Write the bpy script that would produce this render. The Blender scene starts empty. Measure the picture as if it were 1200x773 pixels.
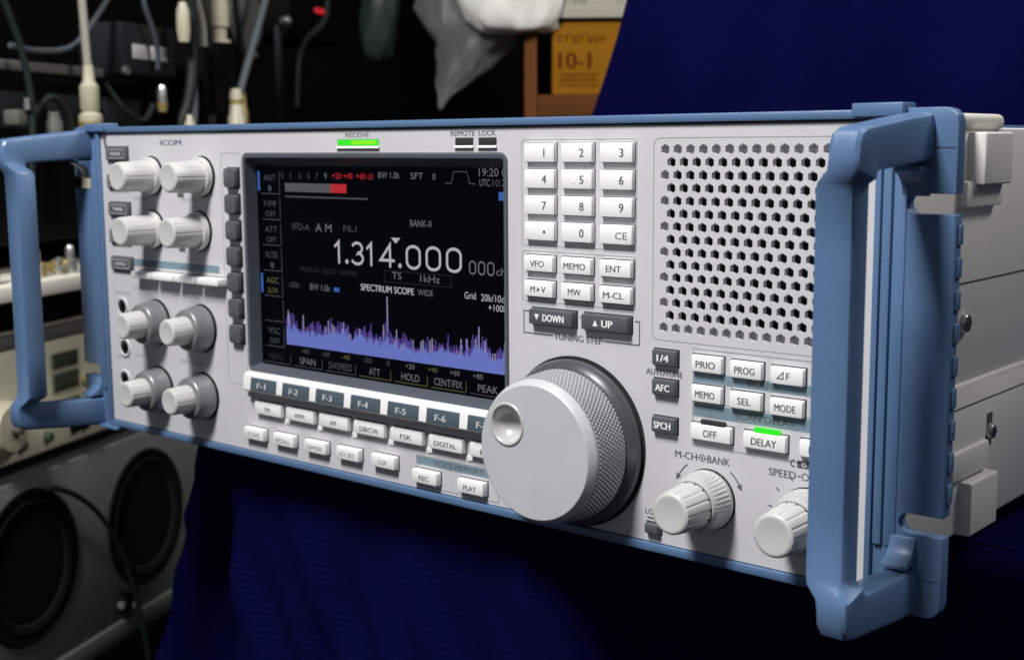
import bpy, bmesh, math, random
from mathutils import Vector, Matrix, geometry
random.seed(7)
S = 0.00513            # one modelling unit (the pitch of the grille holes) in metres
SC = bpy.context.scene
COL = SC.collection

# ------------------------------------------------------------------ materials
def mat(name, col, rough=0.5, metal=0.0, bump=0.0, bscale=900.0, var=0.0, vscale=60.0, emit=None, estr=1.0,
        trans=0.0, alpha=1.0, spec=0.5, sheen=0.0, rvar=0.0, stretch=None):
    m = bpy.data.materials.new(name); m.use_nodes = True
    nt = m.node_tree; b = nt.nodes['Principled BSDF']
    b.inputs['Base Color'].default_value = (*col, 1)
    b.inputs['Roughness'].default_value = rough
    b.inputs['Metallic'].default_value = metal
    b.inputs['Specular IOR Level'].default_value = spec
    b.inputs['Alpha'].default_value = alpha
    b.inputs['Transmission Weight'].default_value = trans
    if sheen:
        b.inputs['Sheen Weight'].default_value = sheen
    tc = nt.nodes.new('ShaderNodeTexCoord')
    def noise(scale, detail=3):
        n = nt.nodes.new('ShaderNodeTexNoise'); n.inputs['Scale'].default_value = scale; n.inputs['Detail'].default_value = detail
        if stretch:
            mp = nt.nodes.new('ShaderNodeMapping'); mp.inputs['Scale'].default_value = stretch
            nt.links.new(tc.outputs['Object'], mp.inputs['Vector']); nt.links.new(mp.outputs['Vector'], n.inputs['Vector'])
        else:
            nt.links.new(tc.outputs['Object'], n.inputs['Vector'])
        return n
    if var:
        n = noise(vscale); mx = nt.nodes.new('ShaderNodeMix'); mx.data_type = 'RGBA'
        mx.inputs[6].default_value = (*[max(0, c*(1-var)) for c in col], 1)
        mx.inputs[7].default_value = (*[min(1, c*(1+var)) for c in col], 1)
        nt.links.new(n.outputs['Fac'], mx.inputs[0]); nt.links.new(mx.outputs[2], b.inputs['Base Color'])
    if rvar:
        n = noise(vscale*1.7, 5); mr = nt.nodes.new('ShaderNodeMapRange')
        mr.inputs[1].default_value = 0.3; mr.inputs[2].default_value = 0.7
        mr.inputs[3].default_value = max(0, rough-rvar); mr.inputs[4].default_value = min(1, rough+rvar)
        nt.links.new(n.outputs['Fac'], mr.inputs[0]); nt.links.new(mr.outputs[0], b.inputs['Roughness'])
    if bump:
        n = noise(bscale); bp = nt.nodes.new('ShaderNodeBump'); bp.inputs['Strength'].default_value = bump
        bp.inputs['Distance'].default_value = 0.0004
        nt.links.new(n.outputs['Fac'], bp.inputs['Height']); nt.links.new(bp.outputs['Normal'], b.inputs['Normal'])
    if emit:
        b.inputs['Emission Color'].default_value = (*emit, 1); b.inputs['Emission Strength'].default_value = estr
    return m

M = {}
M['panel'] = mat('panel_paint', (0.568, 0.56, 0.588), 0.42, bump=0.16, bscale=2600, var=0.07, vscale=22, rvar=0.10)
M['print'] = mat('panel_ink', (0.10, 0.10, 0.105), 0.6)
M['line'] = mat('outline_groove', (0.30, 0.30, 0.31), 0.6)
M['lite'] = mat('painted_groove_highlight', (0.72, 0.72, 0.73), 0.5)
M['gap'] = mat('dark_gap', (0.012, 0.012, 0.014), 0.8)
M['bluetag'] = mat('blue_grey_band', (0.17, 0.25, 0.31), 0.55)
M['brand'] = mat('blue_print', (0.035, 0.06, 0.19), 0.5)
M['blue'] = mat('blue_paint', (0.092, 0.165, 0.305), 0.33, bump=0.22, bscale=1500, var=0.06, vscale=25, rvar=0.08)
M['bluedk'] = mat('blue_groove', (0.02, 0.045, 0.09), 0.6)
M['white'] = mat('white_key_plastic', (0.85, 0.85, 0.855), 0.38, bump=0.05, var=0.02)
M['keyink'] = mat('key_ink', (0.07, 0.07, 0.075), 0.55)
M['dkkey'] = mat('slate_key_plastic', (0.082, 0.090, 0.098), 0.42, bump=0.08, var=0.08)
M['fkey'] = mat('blue_slate_key_plastic', (0.07, 0.098, 0.125), 0.4, var=0.08)
M['whiteink'] = mat('white_ink', (0.85, 0.86, 0.87), 0.5)
M['silver'] = mat('silver_knob_plastic', (0.60, 0.60, 0.585), 0.34, metal=0.12, bump=0.06, var=0.03)
M['knobdk'] = mat('grey_skirt_plastic', (0.24, 0.245, 0.255), 0.36, metal=0.35, bump=0.06)
M['skirt'] = mat('pale_skirt_plastic', (0.50, 0.505, 0.51), 0.4, metal=0.1, bump=0.06)
M['dial'] = mat('dial_metallic_paint', (0.56, 0.58, 0.61), 0.38, metal=0.12, bump=0.22, bscale=3800, var=0.06, vscale=45, rvar=0.12)
M['dialknurl'] = mat('dial_knurl_paint', (0.40, 0.41, 0.425), 0.38, metal=0.3)
M['dialdk'] = mat('dial_flange', (0.10, 0.10, 0.115), 0.3, metal=0.4)
M['dimple'] = mat('dimple_plastic', (0.50, 0.50, 0.50), 0.25, metal=0.1)
M['bezel'] = mat('bezel_plastic', (0.085, 0.098, 0.122), 0.36, bump=0.08)
M['black'] = mat('black_plastic', (0.003, 0.003, 0.0035), 0.6, spec=.08)
M['cover'] = mat('cover_paint', (0.60, 0.59, 0.57), 0.55, bump=0.25, bscale=1800, var=0.05, vscale=30)
M['cream'] = mat('cream_plastic', (0.62, 0.60, 0.53), 0.45, var=0.03)
M['bumper'] = mat('grey_white_plastic', (0.60, 0.59, 0.57), 0.5, bump=0.08, var=0.04)
M['coverdk'] = mat('cover_seam', (0.06, 0.058, 0.055), 0.8)
M['steel'] = mat('screw_steel', (0.45, 0.44, 0.43), 0.3, metal=0.9)
M['rubber'] = mat('black_rubber', (0.02, 0.02, 0.02), 0.7)
M['screen'] = mat('screen_glass', (0.0006, 0.0006, 0.0008), 0.08, spec=0.06, emit=(0.0004, 0.0009, 0.0022), estr=1.0)
def em(name, c, s=1.0): M[name] = mat(name, (0.01, 0.01, 0.01), 0.4, emit=c, estr=s, spec=0.2)
em('glow_white', (0.41, 0.39, 0.44)); em('glow_grey', (0.125, 0.125, 0.14)); em('glow_dim', (0.05, 0.05, 0.058))
em('glow_faint', (0.012, 0.011, 0.014)); em('glow_red', (0.42, 0.012, 0.02)); em('glow_dkred', (0.25, 0.008, 0.015)); em('glow_blue', (0.03, 0.10, 0.36))
em('glow_meter', (0.075, 0.07, 0.085)); em('glow_spec', (0.115, 0.15, 0.47)); em('glow_purple', (0.065, 0.036, 0.22)); em('glow_peak', (0.22, 0.22, 0.36))
em('glow_green', (0.03, 0.85, 0.02), 1.0); em('glow_lime', (0.25, 0.9, 0.01), 1.0); em('glow_yellow', (0.09, 0.085, 0.03)); em('lamp_red', (0.55, 0.015, 0.025), 0.8)
M['lampoff'] = mat('unlit_lamp', (0.035, 0.035, 0.035), 0.35)

# ------------------------------------------------------------------ geometry collector
class G:
    def __init__(s): s.v = []; s.f = []; s.m = []; s.mats = []
    def mi(s, m):
        if m not in s.mats: s.mats.append(m)
        return s.mats.index(m)
    def add(s, vs, fs, m):
        o = len(s.v); k = s.mi(m); s.v += [tuple(v) for v in vs]
        for f in fs: s.f.append([i+o for i in f]); s.m.append(k)
        return s
    def bm(s, b, m):
        b.verts.index_update()
        s.add([v.co[:] for v in b.verts], [[v.index for v in f.verts] for f in b.faces], m); b.free(); return s
    def box(s, x0, x1, y0, y1, z0, z1, m, bev=0.0, seg=2, taper=0.0, tz=None):
        """axis box; taper shrinks the front (y0) face"""
        tz = taper if tz is None else tz
        b = bmesh.new(); vs = []
        for y, t, u in ((y0, taper, tz), (y1, 0, 0)):
            for x, z in ((x0+t, z0+u), (x1-t, z0+u), (x1-t, z1-u), (x0+t, z1-u)): vs.append(b.verts.new((x, y, z)))
        for f in ((0,1,2,3), (7,6,5,4), (4,5,1,0), (5,6,2,1), (6,7,3,2), (7,4,0,3)): b.faces.new([vs[i] for i in f])
        if bev: bmesh.ops.bevel(b, geom=b.edges[:], offset=bev, segments=seg, profile=0.5, affect='EDGES')
        bmesh.ops.recalc_face_normals(b, faces=b.faces)
        return s.bm(b, m)
    def quad(s, x0, x1, z0, z1, y, m): return s.add([(x0,y,z0),(x1,y,z0),(x1,y,z1),(x0,y,z1)], [(0,1,2,3)], m)
    def prism(s, pts, y0, y1, m, bev=0.0, ax='y'):
        """outline pts (a,b) extruded along an axis; ax 'y': (x,z), ax 'x': (y,z), ax 'z': (x,y)"""
        def P(a, b, c): return {'y': (a, c, b), 'x': (c, a, b), 'z': (a, b, c)}[ax]
        b = bmesh.new(); n = len(pts)
        A = [b.verts.new(P(p[0], p[1], y0)) for p in pts]; B = [b.verts.new(P(p[0], p[1], y1)) for p in pts]
        b.faces.new(A); b.faces.new(B[::-1])
        for i in range(n): b.faces.new((A[i], B[i], B[(i+1)%n], A[(i+1)%n]))
        bmesh.ops.recalc_face_normals(b, faces=b.faces)
        if bev:
            fs = set(b.faces[:2]) if False else None
            es = [e for e in b.edges if len(e.link_faces) == 2 and e.calc_face_angle(0) > 0.5]
            bmesh.ops.bevel(b, geom=es, offset=bev, segments=2, profile=0.5, affect='EDGES')
        return s.bm(b, m)
    def ribbon(s, pts, w, y, m, closed=False):
        n = len(pts); vs = []; fs = []
        for i in range(n):
            p = Vector(pts[i]); a = Vector(pts[(i-1) % n]) if (closed or i) else None; c = Vector(pts[(i+1) % n]) if (closed or i < n-1) else None
            d1 = (p-a).normalized() if a is not None else None; d2 = (c-p).normalized() if c is not None else None
            d1 = d1 or d2; d2 = d2 or d1
            t = d1+d2; t = t.normalized() if t.length > 1e-6 else d1
            k = max(0.35, t.dot(d1)); nn = Vector((-t.y, t.x))*(w/2/k)
            vs += [(p.x+nn.x, y, p.y+nn.y), (p.x-nn.x, y, p.y-nn.y)]
        for i in range(n if closed else n-1):
            j = (i+1) % n; fs.append((2*i, 2*i+1, 2*j+1, 2*j))
        return s.add(vs, fs, m)
    def frame(s, x0, x1, z0, z1, r, w, y, m):
        return s.ribbon(rrect(x0, x1, z0, z1, r), w, y, m, True)
    def lathe(s, cx, cz, prof, m, n=48, groove=None, caps=True, ax='y'):
        """prof: (y, r[, use_groove]); axis along y through (cx, cz)"""
        vs = []; fs = []
        for p in prof:
            for i in range(n):
                t = 2*math.pi*i/n; r = p[1]
                if groove and len(p) > 2: r *= 1-p[2]*groove(t)
                vs.append((cx+r*math.cos(t), p[0], cz+r*math.sin(t)) if ax == 'y' else
                          ((p[0], cx+r*math.cos(t), cz+r*math.sin(t)) if ax == 'x' else (cx+r*math.cos(t), cz+r*math.sin(t), p[0])))
        for k in range(len(prof)-1):
            for i in range(n):
                j = (i+1) % n; fs.append((k*n+i, k*n+j, (k+1)*n+j, (k+1)*n+i))
        if caps:
            fs.append(tuple(range(n))[::-1]); fs.append(tuple(range((len(prof)-1)*n, len(prof)*n)))
        return s.add(vs, fs, m)
    def tube(s, pts, r, m, n=10):
        pts = [Vector(p) for p in pts]; vs = []; fs = []
        for i, p in enumerate(pts):
            t = (pts[min(i+1, len(pts)-1)]-pts[max(i-1, 0)]).normalized()
            u = t.cross(Vector((0.3, 0.9, 0.1))).normalized(); w = t.cross(u)
            rr = r[i] if isinstance(r, (list, tuple)) else r
            for k in range(n):
                a = 2*math.pi*k/n; vs.append(tuple(p+u*rr*math.cos(a)+w*rr*math.sin(a)))
        for i in range(len(pts)-1):
            for k in range(n):
                l = (k+1) % n; fs.append((i*n+k, i*n+l, (i+1)*n+l, (i+1)*n+k))
        fs.append(tuple(range(n))[::-1]); fs.append(tuple(range((len(pts)-1)*n, len(pts)*n)))
        return s.add(vs, fs, m)
    def text(s, txt, x, z, h, y, m, align='c', bold=0.0, xs=1.0, shear=0.0, fit=None):
        """cap height h; x is left/centre/right; z the baseline"""
        c = bpy.data.curves.new('t', 'FONT'); c.body = txt; c.size = 1.0; c.resolution_u = 3; c.shear = shear
        o = bpy.data.objects.new('t', c); COL.objects.link(o)
        dg = bpy.context.evaluated_depsgraph_get(); me = o.evaluated_get(dg).to_mesh()
        vs = [v.co.copy() for v in me.vertices]; fs = [list(p.vertices) for p in me.polygons]
        o.evaluated_get(dg).to_mesh_clear(); bpy.data.objects.remove(o); bpy.data.curves.remove(c)
        if not vs: return s
        k = h/0.70; xmin = min(v.x for v in vs); xmax = max(v.x for v in vs); w = (xmax-xmin)*k*xs
        if fit: xs *= fit/w; w = fit
        x0 = {'l': x, 'c': x-w/2, 'r': x-w}[align]
        for q in ((0.0,) if bold < .004 else (-1.0, 1.0) if bold < .02 else (-1.6, 0.0, 1.6)):
            d = q*.028*h
            s.add([(x0+(v.x-xmin)*k*xs+d, y-.0006*(q+2), z+v.y*k) for v in vs], fs, m)
        return s
    def smudge(s, x, z, w, h, y, m, n=5):
        """illegible small lettering: a row of short strokes"""
        p = w/n
        for i in range(n):
            a = x-w/2+i*p; q = random.choice((0, 1, 2))
            s.quad(a+.12*p, a+.34*p, z, z+h, y, m)
            if q == 0: s.quad(a+.34*p, a+.78*p, z+.8*h, z+h, y, m)
            elif q == 1: s.quad(a+.34*p, a+.8*p, z, z+.2*h, y, m); s.quad(a+.6*p, a+.8*p, z+.2*h, z+h, y, m)
            else: s.quad(a+.34*p, a+.75*p, z+.4*h, z+.6*h, y, m)
        return s
    def xf(s, mtx):
        s.v = [tuple(mtx @ Vector(v)) for v in s.v]; return s

def rrect(x0, x1, z0, z1, r, n=4):
    if r <= 0: return [(x0, z0), (x1, z0), (x1, z1), (x0, z1)]
    out = []
    for cx, cz, a in ((x1-r, z0+r, -90), (x1-r, z1-r, 0), (x0+r, z1-r, 90), (x0+r, z0+r, 180)):
        for i in range(n+1):
            t = math.radians(a+90*i/n); out.append((cx+r*math.cos(t), cz+r*math.sin(t)))
    return out

WORLD = {}
def link(o, parent=None):
    COL.objects.link(o)
    if parent: o.parent = parent
def part(name, g, parent=None, smooth=True, ang=38, label=None):
    """links the collected geometry as one mesh object with its origin at its middle"""
    c = Vector([(min(v[i] for v in g.v)+max(v[i] for v in g.v))/2 for i in range(3)])
    me = bpy.data.meshes.new(name)
    me.from_pydata([tuple((Vector(v)-c)*S) for v in g.v], [], g.f)
    for m in g.mats: me.materials.append(M[m])
    me.polygons.foreach_set('material_index', g.m)
    if smooth:
        me.polygons.foreach_set('use_smooth', [True]*len(me.polygons)); me.update(); me.set_sharp_from_angle(angle=math.radians(ang))
    me.update()
    o = bpy.data.objects.new(name, me); link(o, parent)
    WORLD[o.name] = c; o.location = (c-(WORLD[parent.name] if parent else Vector((0,0,0))))*S
    if label: o['label'] = label
    return o
def empty(name, loc):
    o = bpy.data.objects.new(name, None); COL.objects.link(o); o.empty_display_size = 0.02
    WORLD[o.name] = Vector(loc); o.location = Vector(loc)*S; return o
def tag(o, label=None, cat=None, group=None, kind=None):
    if label: o['label'] = label
    if cat: o['category'] = cat
    if group: o['group'] = group
    if kind: o['kind'] = kind
    return o

# ================================================================== THE RECEIVER
radio = tag(empty('radio_receiver', (-26.4, 20, -29.4)),
            'pale grey radio receiver with blue handles, lit screen and big tuning dial on navy cloth', 'radio')
PX0, PX1, PZ0, PZ1 = -67.83, 15.27, -27.47, 1.72

# ---- front panel sheet with the display opening and the grille holes cut through
def hexpts(cx, cz, r): return [(cx+r*math.sin(math.radians(60*i)), cz+r*math.cos(math.radians(60*i))) for i in range(6)][::-1]
H3 = math.sqrt(3)/2
holes = []
for r in range(15):
    odd = r % 2
    for c in range(12 if odd else 13): holes.append((c+(0.5 if odd else 0), -H3*r, (not odd and c in (0,)) or r in (0, 14)))
OPX0, OPX1, OPZ0, OPZ1 = -45.45, -13.99, -20.05, -0.2
polys = [[(PX0, PZ0), (PX1, PZ0), (PX1, PZ1), (PX0, PZ1)], rrect(OPX0, OPX1, OPZ0, OPZ1, 0.7)]
for hx, hz, b in holes: polys.append(hexpts(hx, hz, 0.375))
vs = []; fcs = []
for p in polys:
    fcs.append(list(range(len(vs), len(vs)+len(p)))); vs += [Vector(q) for q in p]
rv, re, rf, ov, oe, of = geometry.delaunay_2d_cdt(vs, [], fcs, 1, 1e-6, True)
g = G()
g.add([(v.x, 0, v.y) for v in rv], [f for f, o in zip(rf, of) if o == [0] or (len(o) == 1 and o[0] == 0)], 'panel')
for hx, hz, blind in holes:
    h = hexpts(hx, hz, 0.375); d = 0.55 if blind else 0.40
    hb = hexpts(hx, hz, 0.36)
    g.add([(a, 0, b) for a, b in h]+[(a, d, b) for a, b in hb], [(i, i+6, (i+1) % 6+6, (i+1) % 6) for i in range(6)], 'panel')
    if blind: g.add([(a, d, b) for a, b in hb], [tuple(range(6))], 'panel')
g.quad(-0.9, 13.0, -12.9, .7, 1.4, 'gap')          # dark baffle cloth behind the holes
g.box(-13.0, PX1, .9, 1.3, PZ0, -13.5, 'panel')      # thickness behind the sheet
Y = -0.012
# outlines printed/engraved on the panel
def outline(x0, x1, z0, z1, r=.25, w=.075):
    g.frame(x0, x1, z0, z1, r, w, Y, 'line'); g.frame(x0+.08, x1+.08, z0-.08, z1-.08, r, w*.8, Y+.004, 'lite')  # flat line pair; the pale offset one paints light on a groove edge
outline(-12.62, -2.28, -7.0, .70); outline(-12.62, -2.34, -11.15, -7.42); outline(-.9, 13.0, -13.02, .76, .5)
outline(-48.45, -45.6, -21.45, -.25, .35)
g.ribbon([(-11.6, -11.9), (-12.5, -11.9), (-12.5, -13.55), (-9.75, -13.55)], .09, Y, 'print')
g.ribbon([(-5.05, -13.55), (-2.0, -13.55), (-2.0, -11.9), (-2.4, -11.9)], .09, Y, 'print')
g.ribbon([(-7.2, -12.0), (-6.7, -12.0)], .09, Y, 'print')
g.text('TUNING STEP', -7.4, -13.82, .50, Y, 'print', bold=.01, fit=4.4)
g.text('RECEIVE', -30.25, 1.06, .36, Y, 'print', bold=.006, fit=2.8)
g.text('REMOTE', -18.5, 1.06, .40, Y, 'print', bold=.006, fit=2.5); g.text('LOCK', -16.0, 1.06, .40, Y, 'print', bold=.006, fit=1.7)
g.text('ICOM', -56.05, .50, .50, Y, 'brand', bold=.045, fit=3.3)
g.text('AUTOTUNE', .1, -15.50, .44, Y, 'print', bold=.006, fit=3.0)
g.text('M-CH', 1.95, -21.05, .50, Y, 'print', bold=.006, fit=1.75); g.text('BANK', 4.55, -21.05, .50, Y, 'print', bold=.006, fit=1.75)
ci = lambda cx, cz, r, n=16: [(cx+r*math.cos(2*math.pi*i/n), cz+r*math.sin(2*math.pi*i/n)) for i in range(n)]
g.ribbon(ci(3.25, -20.8, .22), .07, Y, 'print', True); g.ribbon(ci(3.25, -20.8, .06, 8), .07, Y, 'print', True)
g.ribbon([(2.86, -20.8), (2.98, -20.8)], .08, Y, 'print'); g.ribbon([(3.52, -20.8), (3.64, -20.8)], .08, Y, 'print')
g.text('SPEED', 9.35, -21.15, .50, Y, 'print', bold=.006, fit=1.95)
g.ribbon(ci(11.0, -20.9, .22), .07, Y, 'print', True); g.ribbon([(10.45, -20.9), (10.7, -20.9)], .08, Y, 'print'); g.text('DELAY', 12.5, -21.15, .50, Y, 'print', bold=.006, fit=1.9)
g.ribbon(ci(10.15, -20.1, .2)[3:14], .1, Y, 'print'); g.box(10.4, 11.4, Y, 0, -20.35, -19.85, 'print'); g.ribbon(ci(10.9, -20.1, .13, 10), .07, Y-.006, 'panel', True)
g.text('LOCK', -.62, -25.5, .40, Y, 'print', bold=.006, fit=1.5); g.ribbon([(-1.2, -25.75), (-.5, -25.75)], .12, Y, 'print')
# scan block
g.ribbon([(12.9, -13.35), (2.45, -13.35), (2.45, -20.0), (12.9, -20.0)], .07, Y, 'line')
g.quad(2.5, 12.9, -15.62, -14.92, Y, 'bluetag'); g.text('SCAN', 7.6, -15.47, .44, Y-.006, 'print', bold=.006, fit=1.9)
g.ribbon([(2.45, -16.98), (12.9, -16.98)], .07, Y, 'line')
g.quad(2.5, 12.9, -17.95, -17.1, Y, 'bluetag'); g.text('SCAN DELAY', 8.0, -17.75, .46, Y-.006, 'print', bold=.006, fit=4.4)
# voice memory block
g.quad(-24.0, -15.2, -25.42, -24.72, Y, 'bluetag'); g.text('VOICE MEMORY', -19.4, -25.25, .40, Y-.006, 'print', bold=.006, fit=5.4)
g.frame(-24.05, -15.15, -27.2, -24.68, .1, .07, Y, 'line')
# left block
g.quad(-63.2, -49.3, -11.32, -10.62, Y, 'bluetag'); g.text('AGC', -54.5, -11.15, .36, Y-.006, 'print', fit=1.4); g.text('FILTER', -60.3, -11.15, .36, Y-.006, 'print', fit=2.2)
for x, z, w, t in ((-54.4, -13.9, 4.2, 'AF-O-SQL'), (-65.2, -14.35, 2.6, 'PHONES'), (-65.6, -20.9, 2.4, 'REMOTE'), (-53.6, -20.3, 4.6, 'PBT-O-NOTCH'), (-62.2, -20.5, 2.6, 'CW PITCH'), (-61.8, -13.7, 2.6, 'RF GAIN'), (-53.6, -4.75, 2.4, 'NB LEVEL'), (-61.5, -4.8, 2.4, 'TREBLE')):
    g.text(t, x, z, .32, Y, 'line', fit=w)
g.quad(-55.3, -54.3, -4.4, -3.75, Y, 'print'); g.quad(-55.4, -54.4, -9.55, -8.95, Y, 'print')
g.ribbon([(-67.2, 1.2), (-66.9, .2), (-66.3, -.6)], .38, Y, 'print')
# arrows and ticks round the two right hand knobs
KI = (3.78, -23.6); KJ = (11.3, -23.65)
def arc(cx, cz, r, a0, a1, n=10): return [(cx+r*math.cos(math.radians(a0+(a1-a0)*i/n)), cz+r*math.sin(math.radians(a0+(a1-a0)*i/n))) for i in range(n+1)]
for a0, a1 in ((150, 128), (30, 52)):
    pts = arc(*KI, 2.75, a0, a1); g.ribbon(pts, .10, Y, 'print')
    p = Vector(pts[0]); d = (p-Vector(pts[1])).normalized(); nn = Vector((-d.y, d.x))
    tri = [p+d*.45, p+nn*.22, p-nn*.22]; g.add([(t.x, Y-.002, t.y) for t in tri], [(0, 1, 2)], 'print')
for k in range(11):
    a = math.radians(225-27*k); c, s_ = math.cos(a), math.sin(a)
    g.ribbon([(KJ[0]+2.62*c, KJ[1]+2.62*s_), (KJ[0]+2.95*c, KJ[1]+2.95*s_)], .09, Y, 'print')
part('front_panel', g, radio, smooth=False)

# ---- blue frame round the panel
g = G()
def bar(pts, m='blue', y0=-.3, y1=1.4, bev=.12): g.prism(pts, y0, y1, m, bev)
bar([(-68.35, 1.78), (15.70, 1.78), (15.70, 2.34), (-68.35, 2.34)])
bar([(-68.35, -28.12), (15.70, -28.12), (15.70, -27.5), (-68.35, -27.5)])
g.box(-68.35, -67.86, -.35, 1.4, -27.497, 1.777, 'blue', .1); g.box(15.28, 15.70, -.35, 1.4, -27.497, 1.777, 'blue', .1)
g.box(-68.0, 15.3, -.1, .6, 1.66, 1.777, 'gap'); g.box(-68.0, 15.3, -.06, .6, -27.497, -27.44, 'bluedk')
part('panel_rim', g, radio)

# ---- rack ears with their U slots
def ear_outline(sgn, c):
    # right hand ear in (x,z); sgn mirrors
    xi, xo = 15.72, 20.15; pts = [(xi, -28.4), (xo-.9, -28.4)]
    pts += [(xo-.9+.9*math.cos(math.radians(a)), -27.5+.9*math.sin(math.radians(a))) for a in (-60, -30, 0)]
    def slot(zc, h, xl):
        p = [(xo, zc-h)]
        p += [(xl+h+h*math.cos(math.radians(a)), zc+h*math.sin(math.radians(a))) for a in (-90, -120, -150, 180, 150, 120, 90)]
        return p+[(xo, zc+h)]
    pts += slot(-22.65, .62, 17.35); pts += slot(-3.22, .60, 17.15)
    pts += [(xo-.9+.9*math.cos(math.radians(a)), 1.5+.9*math.sin(math.radians(a))) for a in (0, 30, 60, 90)]
    pts += [(xi, 2.4)]
    return pts if sgn > 0 else [(2*c-x, z) for x, z in pts][::-1]
CX = -26.4
def mirror(gg):
    gg.v = [(2*CX-x, y, z) for x, y, z in gg.v]; gg.f = [f[::-1] for f in gg.f]; return gg
for sgn in (1, -1):
    g = G(); g.prism(ear_outline(1, CX), 0.0, 1.1, 'blue', .07)
    g.box(15.76, 16.35, -.28, .2, -24.3, .9, 'blue', .14); g.box(16.42, 17.2, -.10, .2, -24.3, -1.0, 'blue', .09)
    g.box(13.75, 17.0, -.62, 1.3, 1.9, 2.72, 'blue', .1); g.box(13.9, 17.0, -.58, 1.3, -28.5, -28.13, 'blue', .1)
    g.box(18.85, 20.02, -.012, .1, .02, .12, 'bluedk'); g.box(18.7, 20.0, -.05, .1, -25.98, -25.86, 'blue', .03)
    for k in range(9): g.box(19.6, 20.32, .45, 1.02, -5.0-1.95*k-.6, -5.0-1.95*k+.6, 'blue', .1)   # scalloped rear edge
    if sgn < 0: mirror(g)
    part('rack_ear', g, radio)

# ---- C handles: lofted rounded section
def handle(sgn):
    ax0, ax1, gx0, gx1 = 16.75, 18.74, 15.72, 18.12
    half = [((.3, 2.15), (.3, -.75), 0), ((-3.5, 1.8), (-3.3, -.92), 0), ((-7.6, 1.36), (-6.0, -1.08), 0), ((-8.75, 1.22), (-6.85, -1.16), 0),
            ((-9.3, .98), (-7.02, -1.22), 0), ((-9.56, .45), (-7.1, -1.3), 0), ((-9.64, -.4), (-7.12, -1.4), .0), ((-9.62, -1.05), (-7.1, -1.6), .1),
            ((-9.3, -1.75), (-7.05, -1.85), .8), ((-9.05, -2.2), (-6.8, -2.2), 1)]
    zc = -13.1
    secs = half+[((-9.0, -6), (-6.8, -6), 1), ((-9.0, -13.1), (-6.8, -13.1), 1), ((-9.0, -20), (-6.8, -20), 1)]
    secs += [((o[0], 2*zc-o[1]), (i[0], 2*zc-i[1]), t) for o, i, t in half[::-1]]
    vs = []; fs = []; prof = [(0, .17), (.05, .06), (.17, 0), (.83, 0), (.95, .06), (1, .17), (1, .83), (.95, .94), (.83, 1), (.17, 1), (.05, .94), (0, .83)]
    n = len(prof)
    for o, i, t in secs:
        x0 = ax0+(gx0-ax0)*t; x1 = ax1+(gx1-ax1)*t
        for a, b in prof: vs.append((x0+(x1-x0)*a, o[0]+(i[0]-o[0])*b, o[1]+(i[1]-o[1])*b))
    for k in range(len(secs)-1):
        for i in range(n): j = (i+1) % n; fs.append((k*n+i, (k+1)*n+i, (k+1)*n+j, k*n+j))
    fs.append(tuple(range(n))); fs.append(tuple(range((len(secs)-1)*n, len(secs)*n))[::-1])
    g = G().add(vs, fs, 'blue')
    fil = [(.2, -25.2), (-1.5, -25.2), (-1.4, -24.9), (-.95, -24.72), (-.5, -24.42), (-.25, -24.0), (-.12, -23.5), (.2, -23.4)]
    g.prism(fil, 16.9, 18.55, 'blue', .08, ax='x'); g.prism([(y, 2*zc-z) for y, z in fil[::-1]], 16.9, 18.55, 'blue', .08, ax='x')
    g.lathe(-8.0, -13.0, [(gx0+.2, .1), (gx0+.25, .1)], 'blue', 8, ax='x')
    if sgn < 0: mirror(g)
    b = bmesh.new()
    part('handle', g, radio, ang=33); b.free()
handle(1); handle(-1)

# ---- cover of the body, feet, side bumpers, screws
g = G()
g.box(-67.5, 14.7, 2.0, 66, -16.8, 1.35, 'cover', .25); g.box(-67.5, 15.05, 2.0, 66, -27.6, -16.6, 'cover', .35)
g.box(14.6, 14.712, 2, 65.5, -9.56, -9.40, 'coverdk'); g.box(15.0, 15.062, 2, 65.5, -18.38, -18.26, 'coverdk')
g.box(-66.8, 15.05, 2.1, 21.5, 1.2, 2.32, 'cream', .5, 4); g.box(-60, 8, 25, 64, 1.3, 1.75, 'blue', .2)
g.box(13.9, 15.35, 14, 20.8, -4.15, -2.3, 'cover', .2); g.box(14.2, 15.4, 13.5, 20.2, -23.45, -21.35, 'cover', .2)
part('cover', g, radio)
for z0, z1 in ((-2.6, 1.03), (-27.6, -23.7)):
    g = G(); g.box(14.6, 16.0, 15.4, 20.6, z0, z1, 'bumper', .16, 3); part('side_bumper', g, radio)
for y in (27, 58):
    for x in (-60, 11.5): part('rubber_foot', G().lathe(x, y, [(-29.4, 1.6), (-29.3, 1.75), (-28.0, 1.9), (-27.5, 1.9)], 'rubber', 24, ax='z'), radio)
def screw(x, y, z, r):
    g = G(); g.lathe(y, z, [(x-.1, r*1.0), (x+.15, r), (x+.38, r*.8), (x+.46, r*.35)], 'steel', 20, ax='x')
    g.box(x+.44, x+.475, y-r*.6, y+r*.6, z-.08, z+.08, 'gap'); g.box(x+.44, x+.474, y-.08, y+.08, z-r*.6, z+r*.6, 'gap')
    return part('screw', g, radio)
g = G(); g.box(15.02, 15.066, 20.3, 21.4, -22.0, -19.5, 'coverdk'); part('screw_recess', g, radio, smooth=False)
screw(14.7, 15.9, -12.3, .75); screw(15.05, 20.9, -20.9, .62)

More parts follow.
